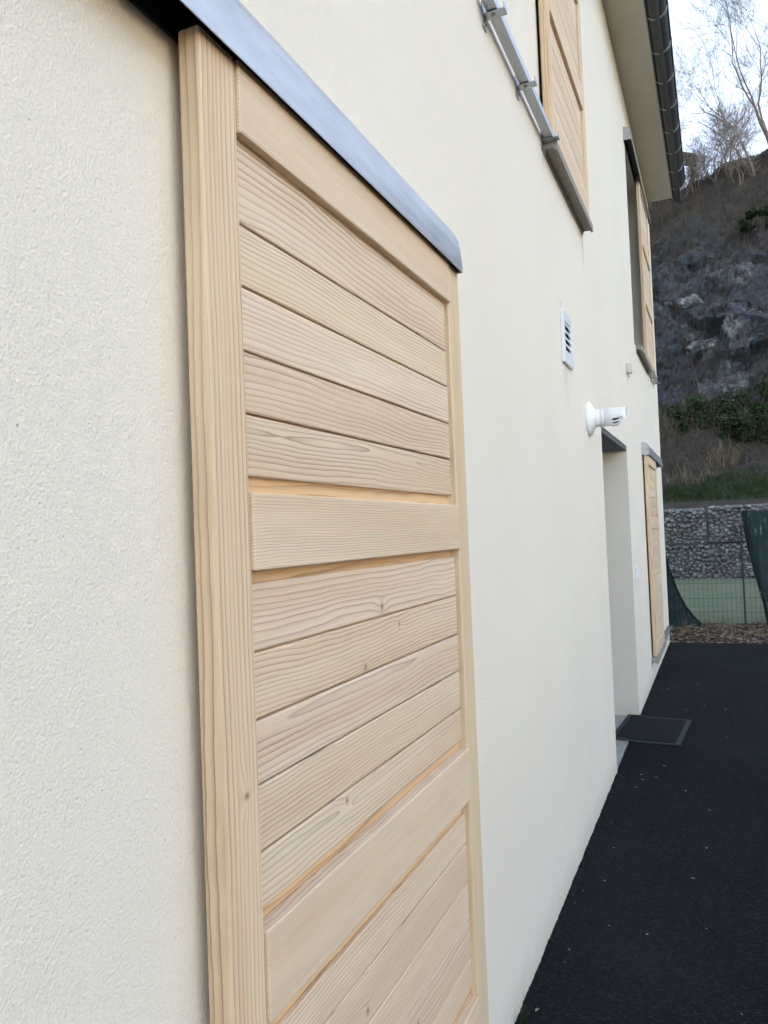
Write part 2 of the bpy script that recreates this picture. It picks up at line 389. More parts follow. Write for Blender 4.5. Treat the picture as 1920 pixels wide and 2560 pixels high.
for y in [GY1 - .03 - .50 * k for k in range(14)]:
    b = MB(); o_ = [(GX + (x - GX) * 1.075, GZ + (z - GZ) * 1.075) for x, z in prof]; i_ = [(GX + (x - GX) * 1.003, GZ + (z - GZ) * 1.003) for x, z in prof][::-1]
    b.prism_y(o_ + i_, y - .011, y + .011); b.box(GX + GR - .002, GX + GR + .018, y - .012, y + .012, GZ - .012, GZ + .018, .002)
    b.build('gutter_bracket', ZINC_SEAM, gut)
# sills
def sill(y0, y1, z, depth, name='window_sill'):
    s_ = MB(); s_.prism_y([(-.02, z), (depth * .55, z - .018), (depth, z - .024), (depth, z - .062), (depth * .82, z - .064), (depth * .78, z - .052), (.012, z - .050), (0.0015, z - .072), (-.02, z - .072)], y0, y1)
    return s_.build(name, CONC, house)
sill(3.45, 4.53, 3.285, .064); sill(7.66, 8.92, 3.245, .06); sill(7.70, 8.95, .265, .06)

# ------------------------------------------------------------------ timber shutters
def make_shutter(loc, label, tight=False):
    root = thing('sliding_shutter', label, 'shutter', loc, 'timber sliding shutters of the house')
    KS = 1.0566; Wd, Ht, TK, SW = 1.095, 1.946, .035, .084
    rnd = random.Random(5)
    for i, y in enumerate((0, Wd - SW)):
        b = MB(); b.box(0, TK, y, y + SW, 0, Ht, .0045)
        b.build('stile', wood('larch_stile_%d' % i, 'z', y + (.24 if i == 0 else -.055), -.15 if i == 0 else -.03, 128 if i == 0 else 80, 3.3 + i * 4, (1, .955, .87) if i == 0 else (.93, .925, .83), .006, 1.05 if i == 0 else .45, ((.92, .052, .012),) if i == 0 else ()), root)
    ya, yb = SW, Wd - SW
    b = MB(); b.box(.003, .012, ya, yb, .02, Ht - .02)
    b.build('back_panel', wood('larch_back', 'y', .4, -.3, 38, 21, (.96, .82, .64), .03, .9), root)  # warmer, darker tone carries the bounced light of the recesses
    for i, (z0, z1) in enumerate(((1.740, 1.84), (1.154, 1.258), (.570, .688), (.004, .118))):
        z0 *= KS; z1 *= KS
        b = MB(); b.box(.012, .0395, ya + .0005, yb - .0005, z0, z1, .003)
        b.build('rail', wood('larch_rail_%d' % i, 'y', (z0 + z1) / 2 + (.16, .19, .22, .2)[i], -.03, (170, 205, 240, 190)[i], 31 + 7 * i, (1, .99, .97), .007, (.7, .9, .8, .7)[i]), root)
    fields = [[1.745, 1.625, 1.5395, 1.4515, 1.366, 1.279], [1.137, 1.0445, .954, .868, .78, .706], [.535, .4665, .378, .292, .205, .138]]
    if tight: fields[1][0] = 1.1525; fields[2][0] = .5685
    fields = [[z * KS for z in f_] for f_ in fields]
    pk = 0
    P = [(.10, -.03, 75, ()), (-.07, -.02, 120, ((.46, 1.574, .02),)), (.05, -.012, 95, ((.655, 1.453, .012),)), (.11, -.06, 100, ()), (.02, -.006, 105, ()),
         (-.06, -.02, 80, ((.55, 1.122, .015),)), (.085, -.03, 110, ((.465, 1.02, .012), (.634, 1.078, .010))), (.03, -.01, 80, ()), (-.09, -.03, 115, ()), (.012, -.004, 100, ((.37, .808, .012),)),
         (.09, -.03, 130, ()), (-.08, -.03, 110, ((.42, .423, .014),)), (.12, -.06, 90, ()), (.06, -.02, 85, ((.65, .264, .014),)), (.10, -.05, 90, ())]
    for fi, fl in enumerate(fields):
        for k in range(5):
            z1, z0 = fl[k] - (.0017 if k else 0), fl[k + 1] + .0017
            vo, wc, F, kn = P[pk]
            b = MB(); b.box(.012, .0225, ya + .0015, yb - .0015, z0, z1, .0028)
            tv = rnd.uniform(-.05, .03); tone = (1 + tv, 1 + tv * 1.1 + rnd.uniform(-.015, .01), 1 + tv * 1.2 + rnd.uniform(-.05, .02))
            b.build('plank', wood('larch_plank_%d' % pk, 'y', (z0 + z1) / 2 + vo, .0225 + wc, F, 50 + 3.7 * pk, tone, .02, rnd.uniform(.9, 1.1) if pk < 11 else (.8, .55, .85, .5)[pk - 11], kn), root)
            pk += 1
    return root
sh = make_shutter((.018, .823, .2663), 'large nearest larch shutter filling the middle of the picture under the grey cover')
def place(loc, label):
    c = copy_tree(sh2); c.location = loc; c['label'] = label; return c
sh2 = make_shutter((.015, 3.42, 3.288), 'upstairs larch shutter with a galvanised bottom track running off to its left', True)
place((.015, 8.41, 3.25), 'upstairs larch shutter at the far end just under the eaves and gutter')
place((.015, 7.76, .262), 'far ground floor larch shutter near the house corner beyond the doorway')

# metal pelmets hiding the roller tracks
def cover(y0, y1, dz, kx, label, endcaps=True):
    root = thing('track_cover', label, 'track cover', (0, y0, dz), 'metal covers over the shutter tracks')
    L = y1 - y0
    out = [(.001, .128), (.040, .117), (.047, .113), (.055, .102), (.061, .086), (.0655, .062), (.069, .030), (.0705, .003), (.0705, 0)]
    inn = [(x - .002, z - .002 if i < 5 else z) for i, (x, z) in enumerate(out)]; inn[0] = (.001, .126); inn[-1] = (.0687, 0)
    b = MB(); b.prism_y(out + inn[::-1], 0, L); b.build('hood', COVER, root)
    for yy in (0, L):
        c = MB(); pf = [(x, z) for x, z in out] + [(.001, 0)]
        c.prism_y([(x * .995, z) for x, z in pf], yy - .002 if yy else -.0035, yy + .0035 if yy else -.0005)
        if yy == 0 or not endcaps:
            c.build('end_cap', COVER, root)
        else: c.build('end_cap', COVER, root)
    r_ = MB(); r_.prism_y([(.022, .060), (.048, .060), (.048, .090), (.022, .090)], .004, L - .004); r_.build('roller_track', ZINC, root)
    bk = MB(); bk.prism_y([(.002, .012), (.006, .012), (.006, .122), (.002, .122)], .004, L - .004); bk.build('hood_shade_plate', DARK, root)  # dark strip standing in for the shade inside the hood
    return root
cover(-1.6, 1.905, 2.200, 1.0, 'pale blue grey rounded metal cover over the top of the nearest shutter')
cover(7.42, 9.64, 5.105, .72, 'short metal cover over the upstairs far shutter right below the soffit')
cover(7.74, 9.64, 2.19, .66, 'grey metal cover over the far ground floor shutter sticking past the house corner')

# bottom guide tracks
def guide(y0, y1, z, label, brackets, name='guide_track'):
    root = thing(name, label, 'track', (0, y0, z), 'galvanised guide tracks of the shutters')
    L = y1 - y0
    b = MB(); b.prism_y([(.016, 0), (.054, 0), (.054, .030), (.0515, .030), (.0515, .0025), (.0185, .0025), (.0185, .030), (.016, .030)], 0, L); b.build('channel', GALV, root)
    for by in brackets:
        k = MB(); y = by - y0
        k.box(.0012, .005, y - .022, y + .022, -.045, .040, .001); k.box(.005, .078, y - .020, y + .020, -.0055, -.0022, .0008); k.box(.0752, .0782, y - .020, y + .020, -.0055, .018, .0008)
        ko = k.build('bracket', GALV, root)
        s_ = MB(); s_.tube((.035, y, -.010), (.035, y, -.0055), .007, .007, 6, caps=True); s_.build('bolt', SCREW, ko)
        s_ = MB(); s_.tube((.005, y, -.028), (.010, y, -.028), .006, .006, 6, caps=True); s_.build('bolt', SCREW, ko)
    return root
tr = guide(2.42, 3.46, 3.265, 'galvanised steel guide track on three brackets left of the upstairs sill', (2.50, 2.965, 3.43))
hk = MB(); pts = [(.03, .03, .03), (.035, -.01, .06), (.028, -.03, .10), (.03, -.01, .13), (.035, .01, .11)]
for p, q in zip(pts, pts[1:]): hk.tube(p, q, .003, .003, 6)
hk.build('wire_hook', ZINC, tr)
guide(8.94, 9.85, 3.215, 'short galvanised guide track beside the far upstairs sill', (9.0, 9.4, 9.8))
guide(8.97, 10.2, .235, 'galvanised guide track low on the wall by the house corner', (9.1, 9.6, 10.1))

# ------------------------------------------------------------------ fittings on the wall
v = thing('vent_grille', 'white louvred vent grille on the wall between the shutter and the flue', 'vent', (0, 3.69, 2.318))
f = MB(); wv, hv = .238, .255
f.box(.001, .016, 0, .035, 0, hv, .002); f.box(.001, .016, wv - .035, wv, 0, hv, .002); f.box(.001, .0155, .035, wv - .035, 0, .052, .002); f.box(.001, .0155, .035, wv - .035, hv - .045, hv, .002)
f.build('frame', WHITE, v)
f = MB(); f.box(.0012, .003, .03, wv - .03, .04, hv - .03); f.build('backing', DARK, v)
for k in range(5):
    z = .052 + k * .0335; f = MB(); f.prism_y([(.003, z + .022), (.005, z + .024), (.0145, z + .006), (.0145, z), (.0125, z)], .034, wv - .034); f.build('louvre', WHITE, v)
fl = thing('boiler_flue', 'white balanced boiler flue sticking out of the wall above the doorway', 'flue', (0, 4.45, 2.135))
f = MB(); f.lathe_x([(.0012, .098), (.008, .099), (.010, .094), (.014, .092), (.022, .078), (.032, .060), (.040, .050)], 0, 0); f.build('wall_flange', WHITE, fl)
f = MB(); f.lathe_x([(.036, .0495), (.066, .0495), (.067, .0475), (.070, .0475), (.071, .0505), (.088, .0505), (.089, .048), (.092, .048), (.093, .0515), (.135, .0515)], 0, 0); f.build('pipe', WHITE, fl)
f = MB(); f.lathe_x([(.134, .0505), (.172, .0505), (.205, .0495), (.206, .0465), (.166, .0465)], 0, 0, 24, R(-8), R(188)); f.build('top_cowl', WHITE, fl)
f = MB()
for k in range(7):
    a = R(192 + 26 * k); prev = None
    for x, r_ in ((.132, .0505), (.152, .0495), (.163, .044), (.170, .033), (.173, .019)):
        p = (x, r_ * math.cos(a), r_ * math.sin(a))
        if prev: f.tube(prev, p, .0052, .0052, 6)
        prev = p
f.build('terminal_grille', WHITE, fl)
f = MB(); f.lathe_x([(.130, .036), (.164, .031), (.168, .0)], 0, 0, 24); f.build('inner_pipe', LINTEL, fl)
jb = thing('sensor_box', 'small beige sensor box high on the wall below the far upstairs sill', 'sensor', (0, 6.66, 2.79))
f = MB(); f.box(.001, .042, 0, .075, 0, .085, .006); f.build('housing', BEIGE, jb)
f = MB(); f.tube((.018, .03, 0), (.018, .03, -.03), .011, .009, 10, caps=True); f.tube((.018, .03, -.028), (.006, .03, -.06), .004, .004, 6); f.build('cable_gland', BEIGE, jb)
bl = thing('doorbell', 'white doorbell button on the wall pier between doorway and far shutter', 'doorbell', (0, 6.62, 1.07))
f = MB(); f.box(.001, .020, 0, .10, 0, .105, .004); f.build('plate', WHITE, bl)
f = MB(); f.box(.020, .026, .02, .08, .02, .085, .003); f.build('button', WHITE, bl)
mt = thing('doormat', 'black doormat with grey rubber rim lying across the doorway threshold', 'doormat', (.125, 6.02, .004))
mt.rotation_euler = (0, 0, R(-4))
def mat_profile(x0, x1, zb, th):
    xs_ = [x0, -.14, -.12, -.09, -.06, x1]; zz = [.0135, .0135, .012, .006, .003, .003]
    return [(x, z + zb) for x, z in zip(xs_, zz)] + [(x, z + zb + th) for x, z in zip(xs_[::-1], zz[::-1])]
f = MB(); f.prism_y(mat_profile(-.235, .235, 0, .008), -.37, .37); f.build('rubber_rim', RUBBER, mt)
f = MB(); f.prism_y(mat_profile(-.20, .20, .008, .004), -.335, .335); f.build('pile', MAT, mt)
mt.location.z = .0

# ------------------------------------------------------------------ wire fence with torn green screening
FY = lambda x: 12.25 + .06 * x
WIRE = plain('green_coated_wire', (.03, .05, .045), .5, 0, .1, 10)
def screen_mat(name, c0, c1):
    n = N(name); c = n.coord(); s_ = n.noise(n.mapping(c, (22, 22, .8)), 1.0, 3, .6); p = n.noise(c, 2.2, 4)
    col = n.mix(p, n.ramp(s_, [(.35, c0), (.65, c1)]), tuple(x * .7 for x in c0))
    wear = n.math('MULTIPLY', n.ramp(n.noise(n.mapping(c, (28, 28, 5)), 1.0, 3, .7), [(.60, 0.0), (.64, .7)]), n.ramp(n.noise(c, 1.7, 2), [(.45, 0.0), (.55, 1.0)]))
    n.bump(s_, .6, .01); return n.done(n.mix(wear, col, (.22, .26, .25)), .7)
SCREEN = screen_mat('green_screening', (.012, .028, .030), (.030, .060, .058))
fe = thing('wire_fence', 'green welded wire fence standing across the end of the asphalt', 'fence', (0, 12.25, 0))
p = MB(); xa, xb = -2.2, 6.0; HZ = 1.42
k = 0; x = xa
while x < xb:
    yy = .06 * x + .004 * math.sin(x * 9); p.tube((x, yy, -.05), (x + .004 * math.sin(x * 31), yy, HZ), .0018, .0018, 4, smooth=False); x += .063
for z in (.02, .2, .4, .62, .82, 1.02, 1.22, 1.41):
    for i in range(40):
        x0 = xa + (xb - xa) * i / 40; x1 = xa + (xb - xa) * (i + 1) / 40
        p.tube((x0, .06 * x0 - .005, z), (x1, .06 * x1 - .005, z), .0022, .0022, 4, smooth=False)
p.build('wire_panel', WIRE, fe)
for px_ in (-1.75, .93, 3.5, 5.9):
    b = MB(); b.box(px_ - .012, px_ + .012, .06 * px_ + .005, .06 * px_ + .029, -.1, 1.45, .003); b.build('post', WIRE, fe)
def screen(name, poly, label):
    """poly: list of (z, xleft, xright) rows from bottom to top: a hanging sheet with folds and thickness"""
    vs, fs = [], []; nx = 40
    for side in (0, 1):
        for (z, x0, x1) in poly:
            for i in range(nx + 1):
                x = x0 + (x1 - x0) * i / nx
                fold = .018 * math.sin(x * 26 + 2 * mnoise.noise((x * 3, z, 0))) + .05 * mnoise.noise((x * 1.1, z * .8, 7))
                vs.append((x, .06 * x - .045 + fold - side * .006, z + .015 * mnoise.noise((x * 7, z, 2))))
    rows = len(poly); n1 = rows * (nx + 1)
    for j in range(rows - 1):
        for i in range(nx):
            a_ = j * (nx + 1) + i
            fs.append((a_, a_ + 1, a_ + nx + 2, a_ + nx + 1)); b_ = a_ + n1; fs.append((b_, b_ + nx + 1, b_ + nx + 2, b_ + 1))
    for i in range(nx): fs.append((i + (rows - 1) * (nx + 1), i + 1 + (rows - 1) * (nx + 1), i + 1 + (rows - 1) * (nx + 1) + n1, i + (rows - 1) * (nx + 1) + n1))
    for j in range(rows - 1):
        for i in (0, nx):
            a_ = j * (nx + 1) + i; fs.append((a_, a_ + nx + 1, a_ + nx + 1 + n1, a_ + n1))
    o = mesh_np(name, vs, fs, SCREEN, smooth=True); o.location = (0, 12.25, 0)
    return tag(o, label, 'fence screen', 'green screening hung on the wire fence')
screen('privacy_screen', [(-.02, -2.2, .36), (.06, -2.2, .33), (.14, -2.2, .25), (.28, -2.2, .155), (.45, -2.2, .075), (.62, -2.2, .015), (.78, -2.2, -.03), (.98, -2.2, -.09), (1.10, -2.2, -.17), (1.25, -2.2, -.4), (1.4, -2.2, -.9)],
       'torn dark green screening sagging off the fence beside the house corner')
screen('privacy_screen', [(-.02, 1.21, 6.0), (.3, 1.17, 6.0), (.7, 1.09, 6.0), (1.1, 1.01, 6.0), (1.4, .965, 6.0), (1.62, .95, 6.0), (1.66, .96, 6.0)],
       'upright dark green screening with pale worn slits at the right picture edge')

# ------------------------------------------------------------------ gabion wall
def stone_mat():
    n = N('gabion_stone'); c = n.coord(); oi = n.vor(c, 6.5, out=1); sc = n.new('SeparateColor'); n.set(sc.inputs[0], oi)
    col = n.ramp(sc.outputs[0], [(0, (.10, .102, .107)), (.4, (.155, .153, .152)), (.7, (.20, .195, .187)), (1, (.31, .305, .30))])
    f = n.noise(c, 30, 4, .6); n.bump(f, .6, .01); return n.done(n.mix(n.math('MULTIPLY', f, .4), col, (.08, .08, .085)), .85)
STONE = stone_mat()
def rocks(rnd, spots):
    bm = bmesh.new()
    for (x, y, z, r_) in spots:
        t = bmesh.new(); bmesh.ops.create_icosphere(t, subdivisions=1, radius=r_)
        sx, sy, sz = rnd.uniform(.75, 1.35), rnd.uniform(.7, 1.0), rnd.uniform(.6, 1.0)
        rot = Matrix.Rotation(rnd.uniform(0, 6), 3, Vector((rnd.uniform(-1, 1), rnd.uniform(-1, 1), rnd.uniform(-1, 1))).normalized())
        for vtx in t.verts:
            c = rot @ vtx.co; c = c * (1 + rnd.uniform(-.22, .15)); vtx.co = Vector((c.x * sx + x, c.y * sy + y, c.z * sz + z))
        vm = {q: bm.verts.new(q.co) for q in t.verts}
        for fc in t.faces: bm.faces.new([vm[q] for q in fc.verts])
        t.free()
    return bm
def gabion(seed, label, loc, h, wdt=2.0):
    rnd = random.Random(seed); root = thing('gabion_basket', label, 'gabion', loc, 'stone filled gabion baskets of the retaining wall')
    spots = []; tries = 0
    while tries < 3400:
        tries += 1; r_ = rnd.uniform(.034, .066) if tries > 700 else rnd.uniform(.055, .085); x = rnd.uniform(.04, wdt - .04); z = rnd.uniform(.03, h - .05)
        if all((x - q[0]) ** 2 + ((z - q[2]) * 1.15) ** 2 > ((r_ + q[3]) * .86) ** 2 for q in spots): spots.append((x, .06 + rnd.uniform(-.01, .03), z, r_))
    for k in range(170): spots.append((rnd.uniform(.05, wdt - .05), .17 + rnd.uniform(-.02, .02), rnd.uniform(.03, h - .06), rnd.uniform(.05, .08)))
    for k in range(150): spots.append((rnd.uniform(.05, wdt - .05), rnd.uniform(.1, .9), h - .05, rnd.uniform(.05, .08)))
    b = MB(); b.bm.free(); b.bm = rocks(rnd, spots); b.box(.02, wdt - .02, .18, .98, 0, h - .08); so_ = b.build('stone_fill', STONE, root)
    g_ = MB()
    x = 0.0
    while x <= wdt + .001: g_.tube((x, -.028, 0), (x, -.028, h), .0016, .0016, 4, smooth=False); x += .1
    z = 0.0
    while z <= h + .001: g_.tube((0, -.03, z), (wdt, -.03, z), .0016, .0016, 4, smooth=False); z += .1
    for x in (.004, wdt - .004): g_.tube((x, -.034, 0), (x, -.034, h), .009, .009, 5, smooth=False)
    for z in (.004, h - .004): g_.tube((0, -.034, z), (wdt, -.034, z), .006, .006, 5, smooth=False)
    g_.build('wire_basket', WIRE, root)
    return root
GY = 22.7
gU = gabion(1, 'upper gabion basket left of the open joint, next to the house edge', (-1.66, GY, .93), .98)
gU2 = gabion(2, 'upper gabion basket right of the open joint, in the middle of the wall', (.36, GY, .95), 1.0)
gL = gabion(3, 'lower gabion basket filling the gap between the two green screens', (-.86, GY, -.10), 1.02)
for src, loc, lab in ((gU2, (-3.68, GY, .92), 'upper gabion basket mostly hidden behind the house corner'), (gU, (2.38, GY, .98), 'upper gabion basket above the right green screen'),
                      (gL, (-2.88, GY, -.10), 'lower gabion basket hidden behind the house corner'), (gL, (1.16, GY, -.10), 'lower gabion basket half behind the right green screen'),
                      (gU, (4.40, GY, 1.0), 'upper gabion basket out past the right picture edge'), (gL, (3.18, GY, -.10), 'lower gabion basket behind the right green screen')):
    c = copy_tree(src); c.location = loc; c['label'] = lab

# ------------------------------------------------------------------ rocky hillside
def sstep(a, b, x):
    t = np.clip((x - a) / (b - a), 0, 1); return t * t * (3 - 2 * t)
prof_pts = np.array([(22.9, -.3), (23.72, 1.2), (23.75, 1.86), (25.0, 2.15), (27.0, 3.0), (29.0, 4.4), (30.5, 6.2), (31.6, 8.4), (33.0, 11.0), (34.8, 13.6), (37.0, 15.8), (39.5, 17.6), (42, 18.6), (46, 19.3), (54, 20.0), (75, 21), (140, 14)])
arc = np.concatenate([[0], np.cumsum(np.hypot(*np.diff(prof_pts, axis=0).T))])
s_all = np.concatenate([np.linspace(0, 3.6, 14)[:-1], np.linspace(3.6, 32, 230)[:-1], np.linspace(32, arc[-1], 40)])
x_all = np.concatenate([np.linspace(-60, -6, 40)[:-1], np.linspace(-6, 7, 150)[:-1], np.linspace(7, 90, 60)])
Ps = np.stack([np.interp(s_all, arc, prof_pts[:, 0]), np.interp(s_all, arc, prof_pts[:, 1])], 1)
tan = np.gradient(Ps, axis=0); tan /= np.linalg.norm(tan, axis=1)[:, None]; nor = np.stack([-tan[:, 1], tan[:, 0]], 1)
rs = np.random.RandomState(4)
SX, XX = np.meshgrid(s_all, x_all, indexing='ij')
def fbm(x, y, seed, octs=5):
    out = np.zeros_like(x); amp = 1.0; fr = 1.0; tot = 0
    for o in range(octs):
        ph = rs.RandomState if False else None
        gx = np.floor(x * fr).astype(int); gy = np.floor(y * fr).astype(int); fx = x * fr - gx; fy = y * fr - gy
        def hsh(i, j): 
            n_ = (i * 374761393 + j * 668265263 + (seed + o) * 1442695) & 0x7fffffff; n_ = ((n_ ^ (n_ >> 13)) * 1274126177) & 0x7fffffff
            return ((n_ ^ (n_ >> 16)) & 0xffff) / 65535.0
        ux = fx * fx * (3 - 2 * fx); uy = fy * fy * (3 - 2 * fy)
        v_ = (hsh(gx, gy) * (1 - ux) + hsh(gx + 1, gy) * ux) * (1 - uy) + (hsh(gx, gy + 1) * (1 - ux) + hsh(gx + 1, gy + 1) * ux) * uy
        out += amp * v_; tot += amp; amp *= .5; fr *= 2.03
    return out / tot - .5
# faceted blocks: nearest random site decides the tilt of each rock face
def blocks(x, s, n, seed, sc):
    r = np.random.RandomState(seed); sx = r.uniform(-8, 9, n); ss = r.uniform(5, 32, n); tx = r.uniform(-.6, .6, n); ts = r.uniform(-.6, .6, n); h = r.uniform(-1, 1, n)
    out = np.zeros(x.shape); cell = np.zeros(x.shape); flat_x = x.ravel(); flat_s = s.ravel(); o = out.ravel(); ce = cell.ravel()
    for i0 in range(0, flat_x.size, 4000):
        X_ = flat_x[i0:i0 + 4000]; S_ = flat_s[i0:i0 + 4000]
        wob = .25 * np.sin(X_ * 3.1 + S_ * 2.3)
        d_ = (X_[:, None] - sx) ** 2 + ((S_ + wob)[:, None] - ss) ** 2 * 1.7; k_ = d_.argmin(1)
        o[i0:i0 + 4000] = h[k_] * .5 * sc + (X_ - sx[k_]) * tx[k_] + (S_ - ss[k_]) * ts[k_]; ce[i0:i0 + 4000] = r.permutation(n)[k_] / n if False else (k_ * 0.61803) % 1
    return o.reshape(x.shape), ce.reshape(x.shape)
B1, C1 = blocks(XX, SX, 150, 1, .9); B2, C2 = blocks(XX, SX, 900, 2, .35)
rockzone = sstep(8.6, 10.6, SX + 1.2 * fbm(XX * .6, SX * .6, 5)) * (1 - sstep(16.5, 20.0, SX + 2.5 * fbm(XX * .5, SX * .3, 9)))
soft = fbm(XX * .35, SX * .35, 3) * 1.6 + fbm(XX * 1.4, SX * 1.4, 8, 4) * .55
dspl = rockzone * (B1 * .75 + B2 * .6 + fbm(XX * 1.6, SX * 1.6, 61, 5) * .9 + fbm(XX * 5, SX * 5, 12, 3) * .28) + (1 - rockzone) * soft * sstep(3.2, 7, SX)
Yg = Ps[:, 0][:, None] + nor[:, 0][:, None] * dspl; Zg = Ps[:, 1][:, None] + nor[:, 1][:, None] * dspl
rise = np.clip(XX - .3, -12, 26) * .34 * sstep(18, 27, SX) * np.where(XX > 4, 1, 1)
Zg = Zg + rise * (1 - sstep(60, 90, SX) * .6) + fbm(XX * .25, SX * 0 + 3, 21) * 1.2 * sstep(18, 26, SX)
ny_, nx_ = SX.shape
west = sstep(9, 42, -XX); Yg = Yg - 24 * west; Zg = Zg + 27 * west * sstep(4, 20, SX)  # unseen west end raised and swung forward to block the low sun
east = sstep(13, 60, XX); Zg = Zg - 14 * east * sstep(8, 27, SX)   # unseen east end lowered to let in more sky
verts = np.stack([XX, Yg, Zg], -1).reshape(-1, 3)
idx = np.arange(ny_ * nx_).reshape(ny_, nx_)
faces = np.stack([idx[:-1, :-1], idx[:-1, 1:], idx[1:, 1:], idx[1:, :-1]], -1).reshape(-1, 4)
def hill_mat():
    n = N('hillside'); c = n.coord(); at = n.new('Attribute', attribute_name='cover'); sc = n.new('SeparateColor'); n.set(sc.inputs[0], at.outputs[0])
    rock, grass, cell = sc.outputs[0], sc.outputs[1], sc.outputs[2]
    a_ = n.noise(c, 1.6, 6, .65); b_ = n.noise(n.mapping(c, (1, 1, .5)), 5, 5, .65); f_ = n.noise(c, 25, 3, .6)
    rc = n.ramp(n.math('ADD', n.math('MULTIPLY', cell, .35), n.math('MULTIPLY', n.noise(n.mapping(c, (1, 1, 1.3), rot=(0, R(25), 0)), 2.2, 7, .72, .6), .85)), [(.35, (.024, .027, .032)), (.55, (.044, .051, .060)), (.70, (.074, .081, .088)), (.80, (.19, .19, .18))])
    rc = n.mix(n.ramp(b_, [(.48, 0.0), (.60, .85)]), rc, (.036, .026, .017))
    br = n.ramp(a_, [(.3, (.023, .021, .019)), (.5, (.038, .032, .026)), (.62, (.052, .044, .035)), (.75, (.032, .035, .023))])
    br = n.mix(n.ramp(f_, [(.5, 0.0), (.75, .6)]), br, (.085, .070, .052))
    gr = n.ramp(f_, [(.3, (.013, .022, .009)), (.7, (.032, .046, .018))])
    col = n.mix(grass, n.mix(rock, br, rc), gr)
    n.bump(n.math('ADD', b_, n.math('MULTIPLY', f_, .4)), .9, .12); return n.done(col, .95)
hill = mesh_np('hillside', verts, faces, hill_mat())
ca = hill.data.color_attributes.new('cover', 'FLOAT_COLOR', 'POINT')
grass_m = (sstep(3.3, 3.9, SX) * (1 - sstep(4.9, 6.3, SX + 1.5 * fbm(XX * .9, SX * .9, 40)))) * np.clip(.8 + .9 * fbm(XX * 1.3, SX * 1.3, 33), 0, 1)
rk = np.clip(rockzone * (1.0 - np.clip(fbm(XX * .7, SX * .45, 50) * 5 - .5, 0, .9)), 0, 1)
buf = np.stack([rk, grass_m, C1 * .6 + C2 * .4, np.ones_like(C1)], -1).reshape(-1).astype(np.float32)
ca.data.foreach_set('color', buf)
struct(hill, 'steep dark hillside of rock, brown brush and grass closing the view behind the gabions', 'hillside')
# unseen low rise and steeper back slope, added to cut low sky light
vv, ff = [], []; NA, NR = 60, 26
for j in range(NR):
    for i in range(NA):
        t_ = i / (NA - 1); a_ = math.radians(62 - 215 * t_); q_ = j / (NR - 1); rr_ = 13 + 90 * q_ ** 1.5
        back = min(1, max(0, (t_ - .40) / .25)); r0 = 34 + (13 - 34) * back
        hgt = (2.2 + 2.5 * back) * min(1, max(0, (rr_ - r0) / (26 - 8 * back))) ** .8
        vv.append((rr_ * math.cos(a_), rr_ * math.sin(a_), -.12 + hgt * (1 + .25 * mnoise.noise((rr_ * math.cos(a_) * .08, rr_ * math.sin(a_) * .08, 3))) + (.4 * mnoise.noise((rr_ * math.cos(a_) * .5, rr_ * math.sin(a_) * .5, 8)) if hgt > .1 else 0)))
for j in range(NR - 1):
    for i in range(NA - 1):
        k_ = j * NA + i; ff.append((k_, k_ + NA, k_ + NA + 1, k_ + 1))
VAL = mesh_np('added_light_slope', vv, ff, hill.data.materials[0], smooth=True)
struct(VAL, 'unseen brown slope added across the driveway and behind the viewer to cut low sky light', 'hillside')
def hill_at(x, s):
    i = int(np.clip(np.searchsorted(s_all, s), 1, ny_ - 1)); j = int(np.clip(np.searchsorted(x_all, x), 1, nx_ - 1))
    return Vector((XX[i, j], Yg[i, j], Zg[i, j]))

# ------------------------------------------------------------------ plants on the hillside
def leaf_mat(name, c0, c1, sc=3):
    n = N(name); c = n.coord(); col = n.ramp(n.noise(c, sc, 3, .6), [(.3, c0), (.7, c1)]); n.p.inputs['Specular IOR Level'].default_value = .2
    return n.done(col, .7)
GREEN = leaf_mat('dark_ivy_leaves', (.010, .020, .007), (.035, .052, .016))
BRUSH = leaf_mat('dead_brush', (.036, .028, .021), (.11, .085, .06), 1.5)
STRAW = leaf_mat('pale_dry_grass', (.10, .08, .05), (.24, .19, .11), 4)
BARK = leaf_mat('bare_bark', (.15, .115, .085), (.30, .235, .18), 2)
TWIG = leaf_mat('bare_twigs', (.17, .135, .11), (.28, .225, .18), 2)
GRASSB = leaf_mat('bank_grass_blades', (.016, .032, .010), (.042, .066, .023), 2)
LEAF = leaf_mat('fallen_leaves', (.09, .055, .03), (.30, .22, .14), 9)
def leaf_cloud(rnd, centres, per, size):
    vs, fs = [], []
    for (c, r_) in centres:
        for k in range(per):
            d_ = Vector((rnd.gauss(0, 1), rnd.gauss(0, 1), rnd.gauss(0, 1))).normalized() * r_ * (rnd.random() ** .4)
            q = Vector(c) + Vector((d_.x, d_.y, d_.z * .8)); u_ = Vector((rnd.gauss(0, 1), rnd.gauss(0, 1), rnd.gauss(0, 1))).normalized(); w_ = u_.orthogonal().normalized()
            s_ = size * rnd.uniform(.6, 1.4); i = len(vs)
            vs += [q + u_ * s_, q + w_ * s_ * .55, q - u_ * s_, q - w_ * s_ * .55]; fs.append((i, i + 1, i + 2, i + 3))
    return vs, fs
rnd = random.Random(11)
